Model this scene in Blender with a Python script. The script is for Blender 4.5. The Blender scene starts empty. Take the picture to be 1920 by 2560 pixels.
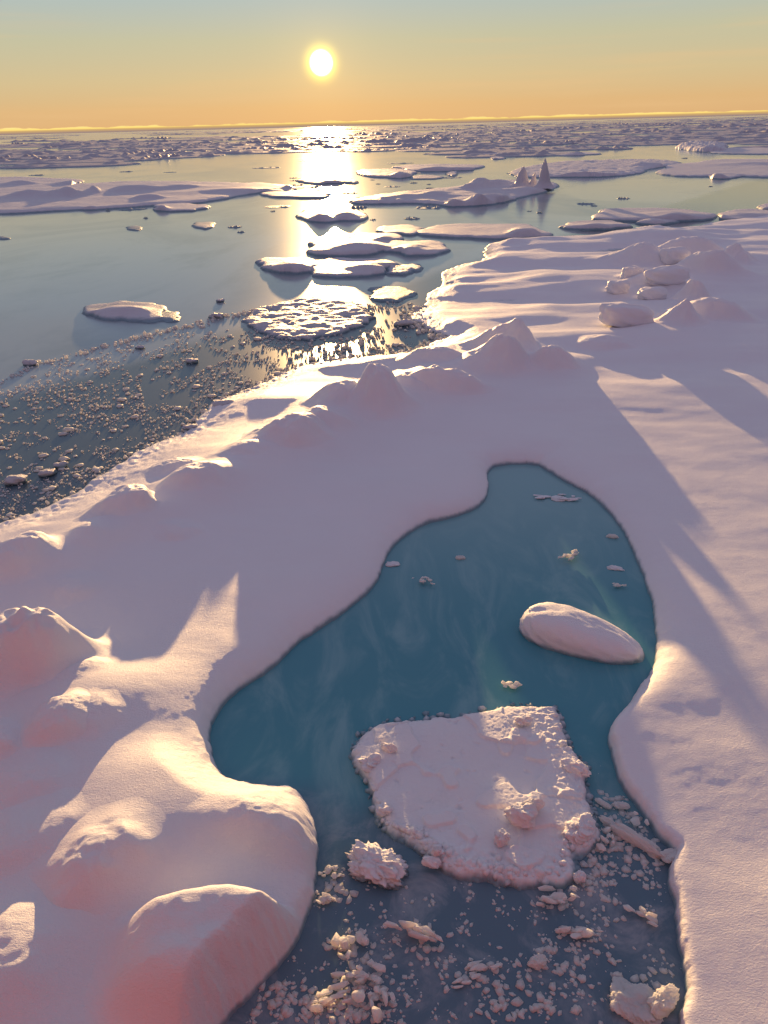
import bpy, bmesh, math, random
import numpy as np
from mathutils import Matrix, Vector

R = math.radians
SC = bpy.context.scene
C = SC.collection

# ------------------------------------------------------------------ camera
CAM_H, F_PX = 10.0, 1898.0
PITCH, ROLL = R(27.0), R(1.49)
r0 = np.array([1.0, 0, 0]); f0 = np.array([0, math.cos(PITCH), -math.sin(PITCH)])
u0 = np.array([0, math.sin(PITCH), math.cos(PITCH)])
RT = math.cos(ROLL) * r0 - math.sin(ROLL) * u0
UP = math.sin(ROLL) * r0 + math.cos(ROLL) * u0
cam = bpy.data.cameras.new('camera'); co = bpy.data.objects.new('camera', cam); C.objects.link(co)
m = Matrix.Identity(4)
for i in range(3):
    m[i][0], m[i][1], m[i][2] = RT[i], UP[i], -f0[i]
m[2][3] = CAM_H
co.matrix_world = m
cam.sensor_fit = 'VERTICAL'; cam.sensor_height = 24.0; cam.lens = 24.0 * F_PX / 2560
cam.clip_start = 0.1; cam.clip_end = 100000
SC.camera = co

def ray(u, v):
    u = np.asarray(u, float); v = np.asarray(v, float)
    return f0 + ((u - 960) / F_PX)[..., None] * RT + ((1280 - v) / F_PX)[..., None] * UP

def ground(u, v, z=0.0):
    """the point of the level z under the photograph's pixel u, v (1920 x 2560)"""
    d = ray(u, v)
    t = (z - CAM_H) / np.minimum(d[..., 2], -1e-4)
    return d[..., 0] * t, d[..., 1] * t

def height_at(u, v, y):
    d = ray(u, v); return CAM_H + d[..., 2] * (y / d[..., 1])

# ------------------------------------------------------------------ sky and sun
sd = ray(803, 157); sd = sd / np.linalg.norm(sd)
SUN_EL = math.asin(sd[2]); SUN_AZ = math.atan2(sd[0], sd[1])
EXPOSURE = 2.0
SC.view_settings.view_transform = 'Standard'; SC.view_settings.look = 'None'
SC.view_settings.exposure = EXPOSURE; SC.view_settings.gamma = 1
SC.cycles.use_denoising = True
SC.cycles.max_bounces = 8; SC.cycles.diffuse_bounces = 4; SC.cycles.glossy_bounces = 3
SC.cycles.sample_clamp_indirect = 6.0

W = bpy.data.worlds.new('World'); SC.world = W; W.use_nodes = True
nt = W.node_tree; nt.nodes.clear()
def N(nt, t, **k):
    n = nt.nodes.new(t)
    for a, b in k.items():
        if a.startswith('i_'):
            key = a[2:]; key = int(key) if key.isdigit() else key.replace('_', ' ')
            n.inputs[key].default_value = b
        else: setattr(n, a, b)
    return n
def mathn(nt, op, a, b=None, c=None, clamp=False):
    n = N(nt, 'ShaderNodeMath', operation=op, use_clamp=clamp)
    for i, x in enumerate((a, b, c)):
        if x is None: continue
        if isinstance(x, (int, float)): n.inputs[i].default_value = x
        else: nt.links.new(x, n.inputs[i])
    return n.outputs[0]
def ramp(nt, fac, stops, interp='LINEAR'):
    n = N(nt, 'ShaderNodeValToRGB'); n.color_ramp.interpolation = interp
    e = n.color_ramp.elements
    while len(e) < len(stops): e.new(0.5)
    for q, (p, c) in zip(e, stops): q.position = p; q.color = (*c, 1) if len(c) == 3 else c
    nt.links.new(fac, n.inputs[0]); return n.outputs[0]
def mix(nt, fac, a, b, blend='MIX'):
    n = N(nt, 'ShaderNodeMix', data_type='RGBA', blend_type=blend)
    for i, x in ((0, fac), (6, a), (7, b)):
        if isinstance(x, (int, float)): n.inputs[i].default_value = x
        elif isinstance(x, tuple): n.inputs[i].default_value = (*x, 1)
        else: nt.links.new(x, n.inputs[i])
    return n.outputs[2]
def lin(r, g, b, k=1.0):
    f = lambda c: (c / 255 / 12.92 if c <= 10 else ((c / 255 + .055) / 1.055) ** 2.4) * k
    return (f(r), f(g), f(b))

K = 0.25                                     # display value 1.0 at exposure 2
tc = N(nt, 'ShaderNodeTexCoord')
sep = N(nt, 'ShaderNodeSeparateXYZ'); nt.links.new(tc.outputs['Generated'], sep.inputs[0])
el = mathn(nt, 'MULTIPLY', mathn(nt, 'ARCSINE', sep.outputs[2]), 180 / math.pi)
elf = mathn(nt, 'DIVIDE', mathn(nt, 'MAXIMUM', el, 0.0), 90.0)
rt = mathn(nt, 'POWER', elf, 0.5)            # more room for the first degrees
P = lambda e: (e / 90.0) ** 0.5
front = ramp(nt, rt, [
    (P(0.0), lin(222, 174, 120, K)), (P(1.2), lin(222, 182, 128, K)), (P(2.8), lin(212, 191, 146, K)),
    (P(5.0), lin(196, 193, 162, K)), (P(7.5), lin(174, 190, 190, K)), (P(14), lin(132, 160, 188, K)),
    (P(30), lin(142, 147, 174, K)), (P(60), lin(137, 135, 164, K)), (P(90), lin(134, 130, 160, K))])
back = ramp(nt, rt, [
    (P(0.0), lin(84, 82, 102, K)), (P(6), lin(104, 92, 114, K)), (P(14), lin(122, 108, 132, K)),
    (P(35), lin(138, 130, 158, K)), (P(90), lin(134, 130, 160, K))])
dot = N(nt, 'ShaderNodeVectorMath', operation='DOT_PRODUCT'); nt.links.new(tc.outputs['Generated'], dot.inputs[0])
dot.inputs[1].default_value = tuple(sd)
side = N(nt, 'ShaderNodeMapRange', interpolation_type='SMOOTHSTEP'); nt.links.new(dot.outputs[1], side.inputs[0])
side.inputs[1].default_value = -0.5; side.inputs[2].default_value = 0.85
col = mix(nt, side.outputs[0], back, front)
# the physical sky adds its own gradient
sky = N(nt, 'ShaderNodeTexSky', sky_type='NISHITA', sun_disc=False)
sky.sun_elevation = SUN_EL; sky.sun_rotation = SUN_AZ
sky.air_density = 1.0; sky.dust_density = 1.0
skyc = mix(nt, 1.0, sky.outputs[0], (0.05, 0.05, 0.05), 'MULTIPLY')
col = mix(nt, 0.01, col, skyc)
# faint streaks of high cloud
mp = N(nt, 'ShaderNodeMapping'); mp.inputs['Rotation'].default_value = (0, R(4), 0); mp.inputs['Scale'].default_value = (2.2, 2.2, 46)
nt.links.new(tc.outputs['Generated'], mp.inputs[0])
cn = N(nt, 'ShaderNodeTexNoise', i_Scale=1.0, i_Detail=3.0); nt.links.new(mp.outputs[0], cn.inputs[0])
streak = N(nt, 'ShaderNodeMapRange', interpolation_type='SMOOTHSTEP'); nt.links.new(cn.outputs[0], streak.inputs[0])
streak.inputs[1].default_value = 0.5; streak.inputs[2].default_value = 0.72; streak.inputs[4].default_value = 0.30
col = mix(nt, streak.outputs[0], col, lin(240, 196, 140, K))
# the sun: a burnt-out core and its aureole
ang = mathn(nt, 'MULTIPLY', mathn(nt, 'ARCCOSINE', mathn(nt, 'MINIMUM', dot.outputs[1], 1.0)), 180 / math.pi)
h1 = mathn(nt, 'POWER', 2.718, mathn(nt, 'MULTIPLY', ang, -0.6))
h2 = mathn(nt, 'POWER', 2.718, mathn(nt, 'MULTIPLY', mathn(nt, 'POWER', mathn(nt, 'DIVIDE', ang, 0.62), 6.0), -1.0))
col = mix(nt, h1, col, (.062, .034, .006), 'ADD')
h3 = mathn(nt, 'POWER', 2.718, mathn(nt, 'MULTIPLY', mathn(nt, 'POWER', mathn(nt, 'DIVIDE', ang, 0.90), 3.0), -1.0))
col = mix(nt, h3, col, (.35, .27, .02), 'ADD')
col = mix(nt, h2, col, (9.0, 6.2, 2.2), 'ADD')
# bright bank of sea fog lying on the horizon
fm = N(nt, 'ShaderNodeMapping'); fm.inputs['Scale'].default_value = (26, 26, 90); nt.links.new(tc.outputs['Generated'], fm.inputs[0])
fn = N(nt, 'ShaderNodeTexNoise', i_Scale=1.0, i_Detail=5.0, i_Roughness=0.6); nt.links.new(fm.outputs[0], fn.inputs[0])
top = mathn(nt, 'ADD', 0.10, mathn(nt, 'MULTIPLY', fn.outputs[0], 0.44))
bank = N(nt, 'ShaderNodeMapRange', interpolation_type='SMOOTHSTEP'); nt.links.new(mathn(nt, 'SUBTRACT', top, el), bank.inputs[0])
bank.inputs[1].default_value = -0.02; bank.inputs[2].default_value = 0.05
bankc = ramp(nt, mathn(nt, 'DIVIDE', el, 0.36), [(0.05, lin(150, 130, 130, K)), (0.5, lin(215, 175, 110, K)), (0.68, lin(252, 220, 122, K * 1.1)), (1, lin(252, 224, 140, K * 1.1))])
bm_ = mathn(nt, 'MULTIPLY', bank.outputs[0], mathn(nt, 'MULTIPLY', side.outputs[0], 0.95))
col = mix(nt, bm_, col, bankc)
bg = N(nt, 'ShaderNodeBackground', i_Strength=1.0); nt.links.new(col, bg.inputs[0])
ow = N(nt, 'ShaderNodeOutputWorld'); nt.links.new(bg.outputs[0], ow.inputs[0])

sun = bpy.data.lights.new('sun', 'SUN'); so = bpy.data.objects.new('sun', sun); C.objects.link(so)
sun.energy = 2.2; sun.angle = R(0.55); sun.color = (1.0, 0.60, 0.25)
so.rotation_euler = Vector(sd).to_track_quat('Z', 'Y').to_euler()

# ------------------------------------------------------------------ noise
def _hash(i, j, s):
    with np.errstate(over='ignore'):
        h = (i.astype(np.int64) * 374761393 + j.astype(np.int64) * 668265263 + s * 1442695041) & 0xffffffff
        h = ((h ^ (h >> 13)) * 1274126177) & 0xffffffff
    return h ^ (h >> 16)
def perlin(x, y, s=0):
    xi = np.floor(x); yi = np.floor(y); xf = x - xi; yf = y - yi
    u = xf ** 3 * (xf * (xf * 6 - 15) + 10); v = yf ** 3 * (yf * (yf * 6 - 15) + 10)
    def g(a, b, dx, dy):
        t = (_hash(a, b, s) & 1023) * (2 * math.pi / 1024)
        return np.cos(t) * dx + np.sin(t) * dy
    n00 = g(xi, yi, xf, yf); n10 = g(xi + 1, yi, xf - 1, yf)
    n01 = g(xi, yi + 1, xf, yf - 1); n11 = g(xi + 1, yi + 1, xf - 1, yf - 1)
    return 1.4 * ((n00 * (1 - u) + n10 * u) * (1 - v) + (n01 * (1 - u) + n11 * u) * v)
def fbm(x, y, s=0, o=4, gain=.5):
    r = 0; a = 1.0; t = 0
    for k in range(o):
        r = r + a * perlin(x * 2 ** k, y * 2 ** k, s + k * 17); t += a; a *= gain
    return r / t
def sstep(a, b, x):
    t = np.clip((x - a) / (b - a), 0, 1); return t * t * (3 - 2 * t)
def sdf(px, py, poly):
    """signed distance to a polygon, positive inside"""
    sh = px.shape; px = px.ravel(); py = py.ravel()
    d2 = np.full(px.shape, 1e18); ins = np.zeros(px.shape, bool)
    n = len(poly)
    for k in range(n):
        ax, ay = poly[k]; bx, by = poly[(k + 1) % n]
        ex, ey = bx - ax, by - ay; wx, wy = px - ax, py - ay
        t = np.clip((wx * ex + wy * ey) / (ex * ex + ey * ey + 1e-12), 0, 1)
        d2 = np.minimum(d2, (wx - ex * t) ** 2 + (wy - ey * t) ** 2)
        c = ((ay > py) != (by > py)) & (px < (bx - ax) * (py - ay) / (by - ay + 1e-12) + ax)
        ins ^= c
    d = np.sqrt(d2); return np.where(ins, d, -d).reshape(sh)
def smooth_poly(pts, it=2):
    p = np.array(pts, float)
    for _ in range(it):
        q = np.roll(p, -1, 0); p = np.stack([.75 * p + .25 * q, .25 * p + .75 * q], 1).reshape(-1, 2)
    return p
def to_world(pts, z=0.0, it=1):
    p = smooth_poly(pts, it); x, y = ground(p[:, 0], p[:, 1], z); return np.stack([x, y], 1)

# ------------------------------------------------------------------ objects
def tag(o, label=None, cat=None, group=None, kind=None):
    for k, v in (('label', label), ('category', cat), ('group', group), ('kind', kind)):
        if v: o[k] = v
    return o
def obj(name, me, mat=None, parent=None, loc=None):
    o = bpy.data.objects.new(name, me); C.objects.link(o)
    if mat is not None and len(me.materials) == 0: me.materials.append(mat)
    if parent is not None: o.parent = parent
    if loc is not None: o.location = loc
    return o
def mesh_np(name, verts, faces, smooth=True):
    me = bpy.data.meshes.new(name)
    v = np.asarray(verts, np.float32); f = np.asarray(faces, np.int32)
    me.vertices.add(len(v)); me.vertices.foreach_set('co', v.ravel())
    k = f.shape[1]
    me.loops.add(f.size); me.loops.foreach_set('vertex_index', f.ravel())
    me.polygons.add(len(f)); me.polygons.foreach_set('loop_start', np.arange(0, f.size, k, dtype=np.int32))
    me.polygons.foreach_set('loop_total', np.full(len(f), k, np.int32))
    me.update(calc_edges=True)
    if smooth: me.polygons.foreach_set('use_smooth', np.ones(len(f), bool))
    me.validate(); return me
def grid_faces(nr, nc):
    i = np.arange(nr * nc).reshape(nr, nc)
    return np.stack([i[:-1, :-1], i[:-1, 1:], i[1:, 1:], i[1:, :-1]], -1).reshape(-1, 4)
def grid_mesh(name, x, y, z, keep=None, flip=False):
    f = grid_faces(*x.shape)
    if keep is not None: f = f[keep.ravel()[f].any(1)]
    if flip: f = f[:, ::-1]
    used = np.unique(f); rm = np.full(x.size, -1); rm[used] = np.arange(len(used))
    v = np.stack([x.ravel(), y.ravel(), z.ravel()], 1)[used]
    return mesh_np(name, v, rm[f])

# ------------------------------------------------------------------ materials
def new_mat(name):
    mt = bpy.data.materials.new(name); mt.use_nodes = True
    t = mt.node_tree; b = t.nodes['Principled BSDF']; return mt, t, b
def pos(t):
    return N(t, 'ShaderNodeNewGeometry').outputs['Position']
def noise(t, vec, scale, detail=3.0, rough=.5, sc=None, dist=0.0):
    if sc is not None:
        mpn = N(t, 'ShaderNodeMapping'); mpn.inputs['Scale'].default_value = sc; t.links.new(vec, mpn.inputs[0]); vec = mpn.outputs[0]
    n = N(t, 'ShaderNodeTexNoise', i_Scale=scale, i_Detail=detail, i_Roughness=rough, i_Distortion=dist)
    t.links.new(vec, n.inputs['Vector']); return n.outputs[0]
def bump(t, h, dist, strength=1.0, nrm=None):
    n = N(t, 'ShaderNodeBump', i_Strength=strength, i_Distance=dist); t.links.new(h, n.inputs['Height'])
    if nrm is not None: t.links.new(nrm, n.inputs['Normal'])
    return n.outputs[0]
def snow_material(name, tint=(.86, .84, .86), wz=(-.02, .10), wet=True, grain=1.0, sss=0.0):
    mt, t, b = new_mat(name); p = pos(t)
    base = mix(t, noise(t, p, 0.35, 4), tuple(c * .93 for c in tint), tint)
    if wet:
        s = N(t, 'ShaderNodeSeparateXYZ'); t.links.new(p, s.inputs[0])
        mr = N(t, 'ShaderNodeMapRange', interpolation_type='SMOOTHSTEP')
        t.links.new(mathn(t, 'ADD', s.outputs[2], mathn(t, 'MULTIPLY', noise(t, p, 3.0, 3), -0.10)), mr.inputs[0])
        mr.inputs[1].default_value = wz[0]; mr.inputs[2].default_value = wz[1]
        base = mix(t, mr.outputs[0], (.22, .33, .39), base)  # waterline band: wet ice, with the shade of the undercut edge painted in
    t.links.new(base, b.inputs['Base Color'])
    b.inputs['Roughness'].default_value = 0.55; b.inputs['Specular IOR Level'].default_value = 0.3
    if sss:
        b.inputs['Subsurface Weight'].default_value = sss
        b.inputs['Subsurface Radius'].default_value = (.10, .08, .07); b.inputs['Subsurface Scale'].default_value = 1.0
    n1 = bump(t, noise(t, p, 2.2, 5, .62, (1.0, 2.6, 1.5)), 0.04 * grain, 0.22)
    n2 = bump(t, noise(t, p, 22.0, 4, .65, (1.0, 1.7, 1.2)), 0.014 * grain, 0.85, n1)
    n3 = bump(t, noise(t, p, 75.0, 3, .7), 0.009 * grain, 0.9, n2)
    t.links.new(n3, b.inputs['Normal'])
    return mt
M_SNOW = snow_material('snow')
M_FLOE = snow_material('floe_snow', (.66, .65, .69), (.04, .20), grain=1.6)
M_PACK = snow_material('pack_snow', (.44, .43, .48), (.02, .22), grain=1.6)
M_ROUGH = snow_material('rough_ice', (.64, .63, .67), grain=2.5)

def ice_material():
    mt, t, b = new_mat('clear_ice'); p = pos(t)
    t.links.new(mix(t, noise(t, p, 14, 3), (.55, .58, .62), (.86, .84, .84)), b.inputs['Base Color'])
    b.inputs['Roughness'].default_value = 0.28
    b.inputs['Subsurface Weight'].default_value = 0.35; b.inputs['Subsurface Radius'].default_value = (.08, .08, .09)
    b.inputs['Subsurface Scale'].default_value = 0.6
    t.links.new(bump(t, noise(t, p, 40, 3), 0.01, 0.6), b.inputs['Normal'])
    return mt
M_ICE = ice_material()

def frost_material():
    mt, t, b = new_mat('frost'); p = pos(t)
    b.inputs['Base Color'].default_value = (.90, .89, .88, 1); b.inputs['Roughness'].default_value = .6
    tr = N(t, 'ShaderNodeBsdfTranslucent'); tr.inputs[0].default_value = (.95, .93, .88, 1)
    mx = N(t, 'ShaderNodeMixShader'); mx.inputs[0].default_value = .45
    t.links.new(b.outputs[0], mx.inputs[1]); t.links.new(tr.outputs[0], mx.inputs[2])
    t.links.new(mx.outputs[0], t.nodes['Material Output'].inputs[0])
    nb = bump(t, noise(t, p, 30, 3), .02, .6); t.links.new(nb, b.inputs['Normal']); t.links.new(nb, tr.inputs['Normal'])
    return mt
M_FROST = frost_material()

def water_material():
    mt, t, b = new_mat('sea_water'); p = pos(t)
    skin = N(t, 'ShaderNodeMapRange', interpolation_type='SMOOTHSTEP')
    t.links.new(noise(t, p, 0.055, 5, .6, (1.0, 0.55, 1), 1.2), skin.inputs[0])
    skin.inputs[1].default_value = 0.42; skin.inputs[2].default_value = 0.66
    sw = N(t, 'ShaderNodeSeparateXYZ'); t.links.new(p, sw.inputs[0])
    ln = mathn(t, 'ADD', mathn(t, 'ADD', sw.outputs[1], mathn(t, 'MULTIPLY', sw.outputs[0], -1.36)), mathn(t, 'MULTIPLY', noise(t, p, .25, 4), 4.0))
    ni = N(t, 'ShaderNodeMapRange', interpolation_type='SMOOTHSTEP'); t.links.new(ln, ni.inputs[0])
    ni.inputs[1].default_value = 53.0; ni.inputs[2].default_value = 57.0      # open lead with brash -> thin young ice beyond its rim
    young = mix(t, skin.outputs[0], (.33, .40, .42), (.20, .27, .30))
    t.links.new(mix(t, ni.outputs[0], (.07, .115, .145), young), b.inputs['Base Color'])
    r = N(t, 'ShaderNodeMapRange'); t.links.new(skin.outputs[0], r.inputs[0]); r.inputs[3].default_value = .110; r.inputs[4].default_value = .145
    sy = N(t, 'ShaderNodeSeparateXYZ'); t.links.new(p, sy.inputs[0])
    nr = N(t, 'ShaderNodeMapRange', interpolation_type='SMOOTHSTEP'); t.links.new(mathn(t, 'ADD', sy.outputs[1], mathn(t, 'MULTIPLY', noise(t, p, .12, 3), 14)), nr.inputs[0])
    nr.inputs[1].default_value = 48; nr.inputs[2].default_value = 62; nr.inputs[3].default_value = .12; nr.inputs[4].default_value = 0
    t.links.new(mathn(t, 'ADD', r.outputs[0], nr.outputs[0]), b.inputs['Roughness'])
    b.inputs['IOR'].default_value = 1.333; b.inputs['Specular IOR Level'].default_value = 0.5
    b.inputs['Coat Weight'].default_value = 0.22; b.inputs['Coat Roughness'].default_value = 0.34; b.inputs['Coat IOR'].default_value = 1.3
    n1 = bump(t, noise(t, p, 0.6, 3, .5, (1, 1, 1)), 0.010, 0.25)
    n2 = bump(t, noise(t, p, 7.0, 3, .6), 0.004, 0.25, n1)
    t.links.new(n2, b.inputs['Normal'])
    return mt
M_WATER = water_material()

def pool_material():
    mt, t, b = new_mat('pool_water'); p = pos(t)
    s = N(t, 'ShaderNodeSeparateXYZ'); t.links.new(p, s.inputs[0])
    wob = mathn(t, 'MULTIPLY', noise(t, p, 0.5, 3), 3.0)
    fy = N(t, 'ShaderNodeMapRange', interpolation_type='SMOOTHSTEP'); t.links.new(mathn(t, 'ADD', s.outputs[1], wob), fy.inputs[0])
    fy.inputs[1].default_value = 9.0; fy.inputs[2].default_value = 11.5       # open lead near the ship -> pool over pale submerged ice
    wis = N(t, 'ShaderNodeMapRange', interpolation_type='SMOOTHSTEP'); t.links.new(noise(t, p, 0.55, 5, .6, (1.4, .55, 1), 1.5), wis.inputs[0])
    wis.inputs[1].default_value = .42; wis.inputs[2].default_value = .75
    teal = mix(t, wis.outputs[0], (.085, .285, .345), (.19, .385, .425))
    far = N(t, 'ShaderNodeMapRange', interpolation_type='SMOOTHSTEP'); t.links.new(s.outputs[1], far.inputs[0])
    far.inputs[1].default_value = 13.0; far.inputs[2].default_value = 22.0
    teal = mix(t, far.outputs[0], teal, (.22, .41, .435))
    sl = N(t, 'ShaderNodeMapRange', interpolation_type='SMOOTHSTEP'); t.links.new(noise(t, p, 1.1, 6, .68, (1, 1, 1), .6), sl.inputs[0])
    sl.inputs[1].default_value = .46; sl.inputs[2].default_value = .70
    lead = mix(t, sl.outputs[0], (.115, .190, .245), (.30, .34, .38))
    t.links.new(mix(t, fy.outputs[0], lead, teal), b.inputs['Base Color'])
    b.inputs['Roughness'].default_value = 0.16; b.inputs['IOR'].default_value = 1.333
    b.inputs['Specular IOR Level'].default_value = 0.35
    n1 = bump(t, noise(t, p, 5.0, 4, .6), 0.006, 0.3)
    t.links.new(n1, b.inputs['Normal'])
    return mt
M_POOL = pool_material()

def paint(name, c, rough=.45):
    mt, t, b = new_mat(name); p = pos(t)
    t.links.new(mix(t, noise(t, p, 1.5, 5), tuple(x * .85 for x in c), c), b.inputs['Base Color'])
    b.inputs['Roughness'].default_value = rough
    t.links.new(bump(t, noise(t, p, 3, 3), .01, .3), b.inputs['Normal']); return mt

# ------------------------------------------------------------------ outlines, traced in the photograph's pixels
OUT = [(-900, 1720), (-300, 1420), (0, 1308), (100, 1284), (180, 1244), (270, 1184), (370, 1124), (455, 1088), (485, 1058), (540, 1012),
       (600, 982), (660, 958), (720, 928), (800, 908), (900, 895), (1000, 888), (1060, 874), (1085, 856), (1118, 848), (1100, 838),
       (1060, 818), (1022, 800), (1030, 782), (1068, 764), (1066, 742), (1090, 722), (1112, 706), (1100, 684), (1140, 666), (1215, 655),
       (1206, 622), (1240, 607), (1336, 597), (1420, 593), (1505, 594), (1545, 582), (1620, 565), (1720, 572), (1800, 552), (1920, 541),
       (2300, 520), (3600, 560), (5200, 1200), (5200, 3600), (1690, 3600), (1690, 2560),
       (560, 2560), (300, 3600), (-2600, 3600), (-2600, 2400)]
POOL = [(470, 2700), (560, 2556), (640, 2482), (705, 2400), (762, 2310), (790, 2220), (790, 2150), (788, 2100), (780, 2040), (764, 2008),
        (742, 1988), (700, 1984), (645, 1981), (590, 1974), (552, 1944), (530, 1900), (522, 1850), (532, 1800), (560, 1760), (600, 1722),
        (650, 1694), (700, 1658), (740, 1610), (800, 1572), (850, 1540), (900, 1500), (938, 1462), (958, 1412), (972, 1380), (1012, 1340),
        (1062, 1312), (1130, 1296), (1188, 1276), (1214, 1250), (1222, 1220), (1215, 1180), (1240, 1164), (1340, 1160), (1372, 1182),
        (1430, 1214), (1480, 1240), (1540, 1300), (1580, 1370), (1602, 1430), (1626, 1490), (1640, 1560), (1644, 1620), (1630, 1680),
        (1600, 1730), (1560, 1780), (1526, 1820), (1516, 1850), (1535, 1890), (1548, 1960), (1580, 2008), (1612, 2052), (1640, 2100),
        (1688, 2128), (1692, 2146), (1664, 2190), (1680, 2240), (1694, 2300), (1698, 2370), (1706, 2440), (1712, 2500), (1690, 2560),
        (1690, 3700), (200, 3700)]
# the floe's body is the outline without the notch to the ship; the pool and lead are cut from it
OUT_W = to_world(OUT[:-6] + [(5200, 3600), (-2600, 3600), (-2600, 2400)], 0, 1)
POOL_W = to_world(POOL, 0, 1)

RIDGE_W = [tuple(float(q) for q in ground(np.array(float(a)), np.array(float(b)), .4)) for a, b in
    [(-400, 1560), (40, 1440), (335, 1288), (490, 1226), (620, 1152), (740, 1104), (860, 1020), (960, 1005), (1090, 930), (1260, 912), (1400, 916)]]
def polyline(px, py, pts):
    d2 = np.full(px.shape, 1e18)
    for (ax, ay), (bx, by) in zip(pts[:-1], pts[1:]):
        ex, ey = bx - ax, by - ay; t = np.clip(((px - ax) * ex + (py - ay) * ey) / (ex * ex + ey * ey), 0, 1)
        d2 = np.minimum(d2, (px - ax - ex * t) ** 2 + (py - ay - ey * t) ** 2)
    return np.sqrt(d2)
def snow_h(x, y):
    """height of the big floe's snow, and the distance to its edge"""
    jag = 0.10 * fbm(x * 1.1, y * 1.1, 5, 3) + 0.05 * fbm(x * 5, y * 5, 9, 3, .65)
    do = sdf(x, y, OUT_W); dp = -sdf(x, y, POOL_W)
    do = do + 0.35 * fbm(x * .5, y * .5, 3, 4) + jag
    near = sstep(13.5, 10.0, y); dp = dp + jag * (.5 + .2 * near)
    d = np.minimum(do, dp)
    far = sstep(22, 36, y)
    right = sstep(1.0, 5.0, x - 0.05 * y)
    z = 0.40 + 0.10 * fbm(x * .16, y * .22, 21, 2)
    z = z + (.012 + .010 * far) * fbm(x * .35, y * .7, 31, 2) * 2
    z = z + 0.46 * far * (fbm(x * .085 + .5 * fbm(x * .1, y * .1, 77, 2), y * .20, 41, 2))
    dr = polyline(x, y, RIDGE_W); z = z + .42 * (1 - .65 * sstep(-7.4, -9.0, x)) * np.exp(-(dr / 1.25) ** 2) * (1 + .5 * fbm(x * .5, y * .5, 43, 2))
    z = z + .56 * np.exp(-((x + 3.2) / 2.2) ** 2 - (np.abs(y - 8.45) / 1.55) ** 3) * sstep(-.1, 1.0, dp)
    z = z + .42 * np.exp(-((x + 5.7) / 1.7) ** 2 - ((y - 11.2) / 1.3) ** 2)
    z = z * (1 - .45 * sstep(12.5, 8, y) * sstep(1.0, 2.5, x) * sstep(3.5, .2, dp))
    z = z + 0.012 * (1 - far) * fbm(x * .9, y * 1.1, 51, 3)
    # low thin shelf of refrozen slush along the outer edge
    shelf = sstep(0.2, 1.9, do)
    z = z * (.30 + .70 * shelf) + (1 - shelf) * 0.10 * np.abs(fbm(x * 2.2, y * 2.2, 61, 3))
    wid = .55 + near * (.16 - .10 * sstep(.5, 1.5, x) - .55)
    e = 1 - np.exp(-np.maximum(d, 0) / np.where(do < dp, .12, wid) * 1.6)
    z = np.where(d > 0, z * (.25 + .75 * e), np.maximum(d * 5, -.5) + .25 * z)
    return z, d

# ------------------------------------------------------------------ the big floe
def spread(lo, a, b, hi, step, grow):
    c = list(np.arange(a, b + .1, step)); s = step; v = a; L = []
    while v > lo: s *= grow; v -= s; L.append(v)
    s = step; v = b; H = []
    while v < hi: s *= grow; v += s; H.append(v)
    return np.array(L[::-1] + c + H)
uu = spread(-2600, -60, 1980, 5200, 3.0, 1.09)
vv = np.concatenate([np.arange(520, 720, 1.6), np.arange(720, 1200, 2.4), np.arange(1200, 2640, 3.2), np.arange(2640, 3700, 40)])
U, V = np.meshgrid(uu, vv)
X, Y = ground(U, V, 0.3)
Z, D = snow_h(X, Y)
ob = obj('snow_ground', grid_mesh('snow_ground', X, Y, Z, D > -.12, True), M_SNOW); ob['kind'] = 'structure'

# ------------------------------------------------------------------ water
def quad(name, x0, x1, y0, y1, z, mat):
    me = mesh_np(name, [(x0, y0, z), (x1, y0, z), (x1, y1, z), (x0, y1, z)], [(0, 1, 2, 3)], False)
    o = obj(name, me, mat); o['kind'] = 'structure'; return o
quad('sea_water', -60000, 60000, -3000, 90000, 0.0, M_WATER)
g = np.meshgrid(np.linspace(-8, 14, 120), np.linspace(-8, 30, 200))
dp = sdf(g[0], g[1], POOL_W)
o = obj('pool_water', grid_mesh('pool_water', g[0], g[1], g[0] * 0 + .006, dp > -.25), M_POOL); o['kind'] = 'structure'

# ------------------------------------------------------------------ ship (beside and below the camera, sunlit red hull)
def ship():
    root = bpy.data.objects.new('ship', None); C.objects.link(root); root.location = (-2.0, -0.55, 0)
    root.rotation_euler = (0, 0, math.atan2(-8, 18))
    tag(root, 'red steel ship hull with dark topsides beside the ice floe', 'ship')
    prof = [(-1.0, -1.0), (-.9, 1.5), (-.75, 3.6)]
    xs = np.linspace(-18, 60, 60)
    def skin(pr, name, mat):
        vs = []; 
        for x in xs:
            bend = -0.012 * max(0, -x - 4) ** 2.2
            for yy, zz in pr: vs.append((x, yy + bend, zz))
        obj(name, mesh_np(name, vs, grid_faces(len(xs), len(pr))), mat, root)
    skin([(-.75, 3.6), (-.45, 7.6)], 'topside', paint('dark_blue_paint', (.05, .06, .10)))
    skin(prof, 'hull', paint('red_hull', (.36, .018, .020)))
    skin([(-.45, 7.6), (-.40, 8.7), (-.55, 8.72), (-.6, 7.7)], 'bulwark', paint('grey_paint', (.20, .21, .24)))
    skin([(-.6, 7.7), (-14, 7.7)], 'deck', paint('green_deck', (.07, .16, .11), .7))
ship()

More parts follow.
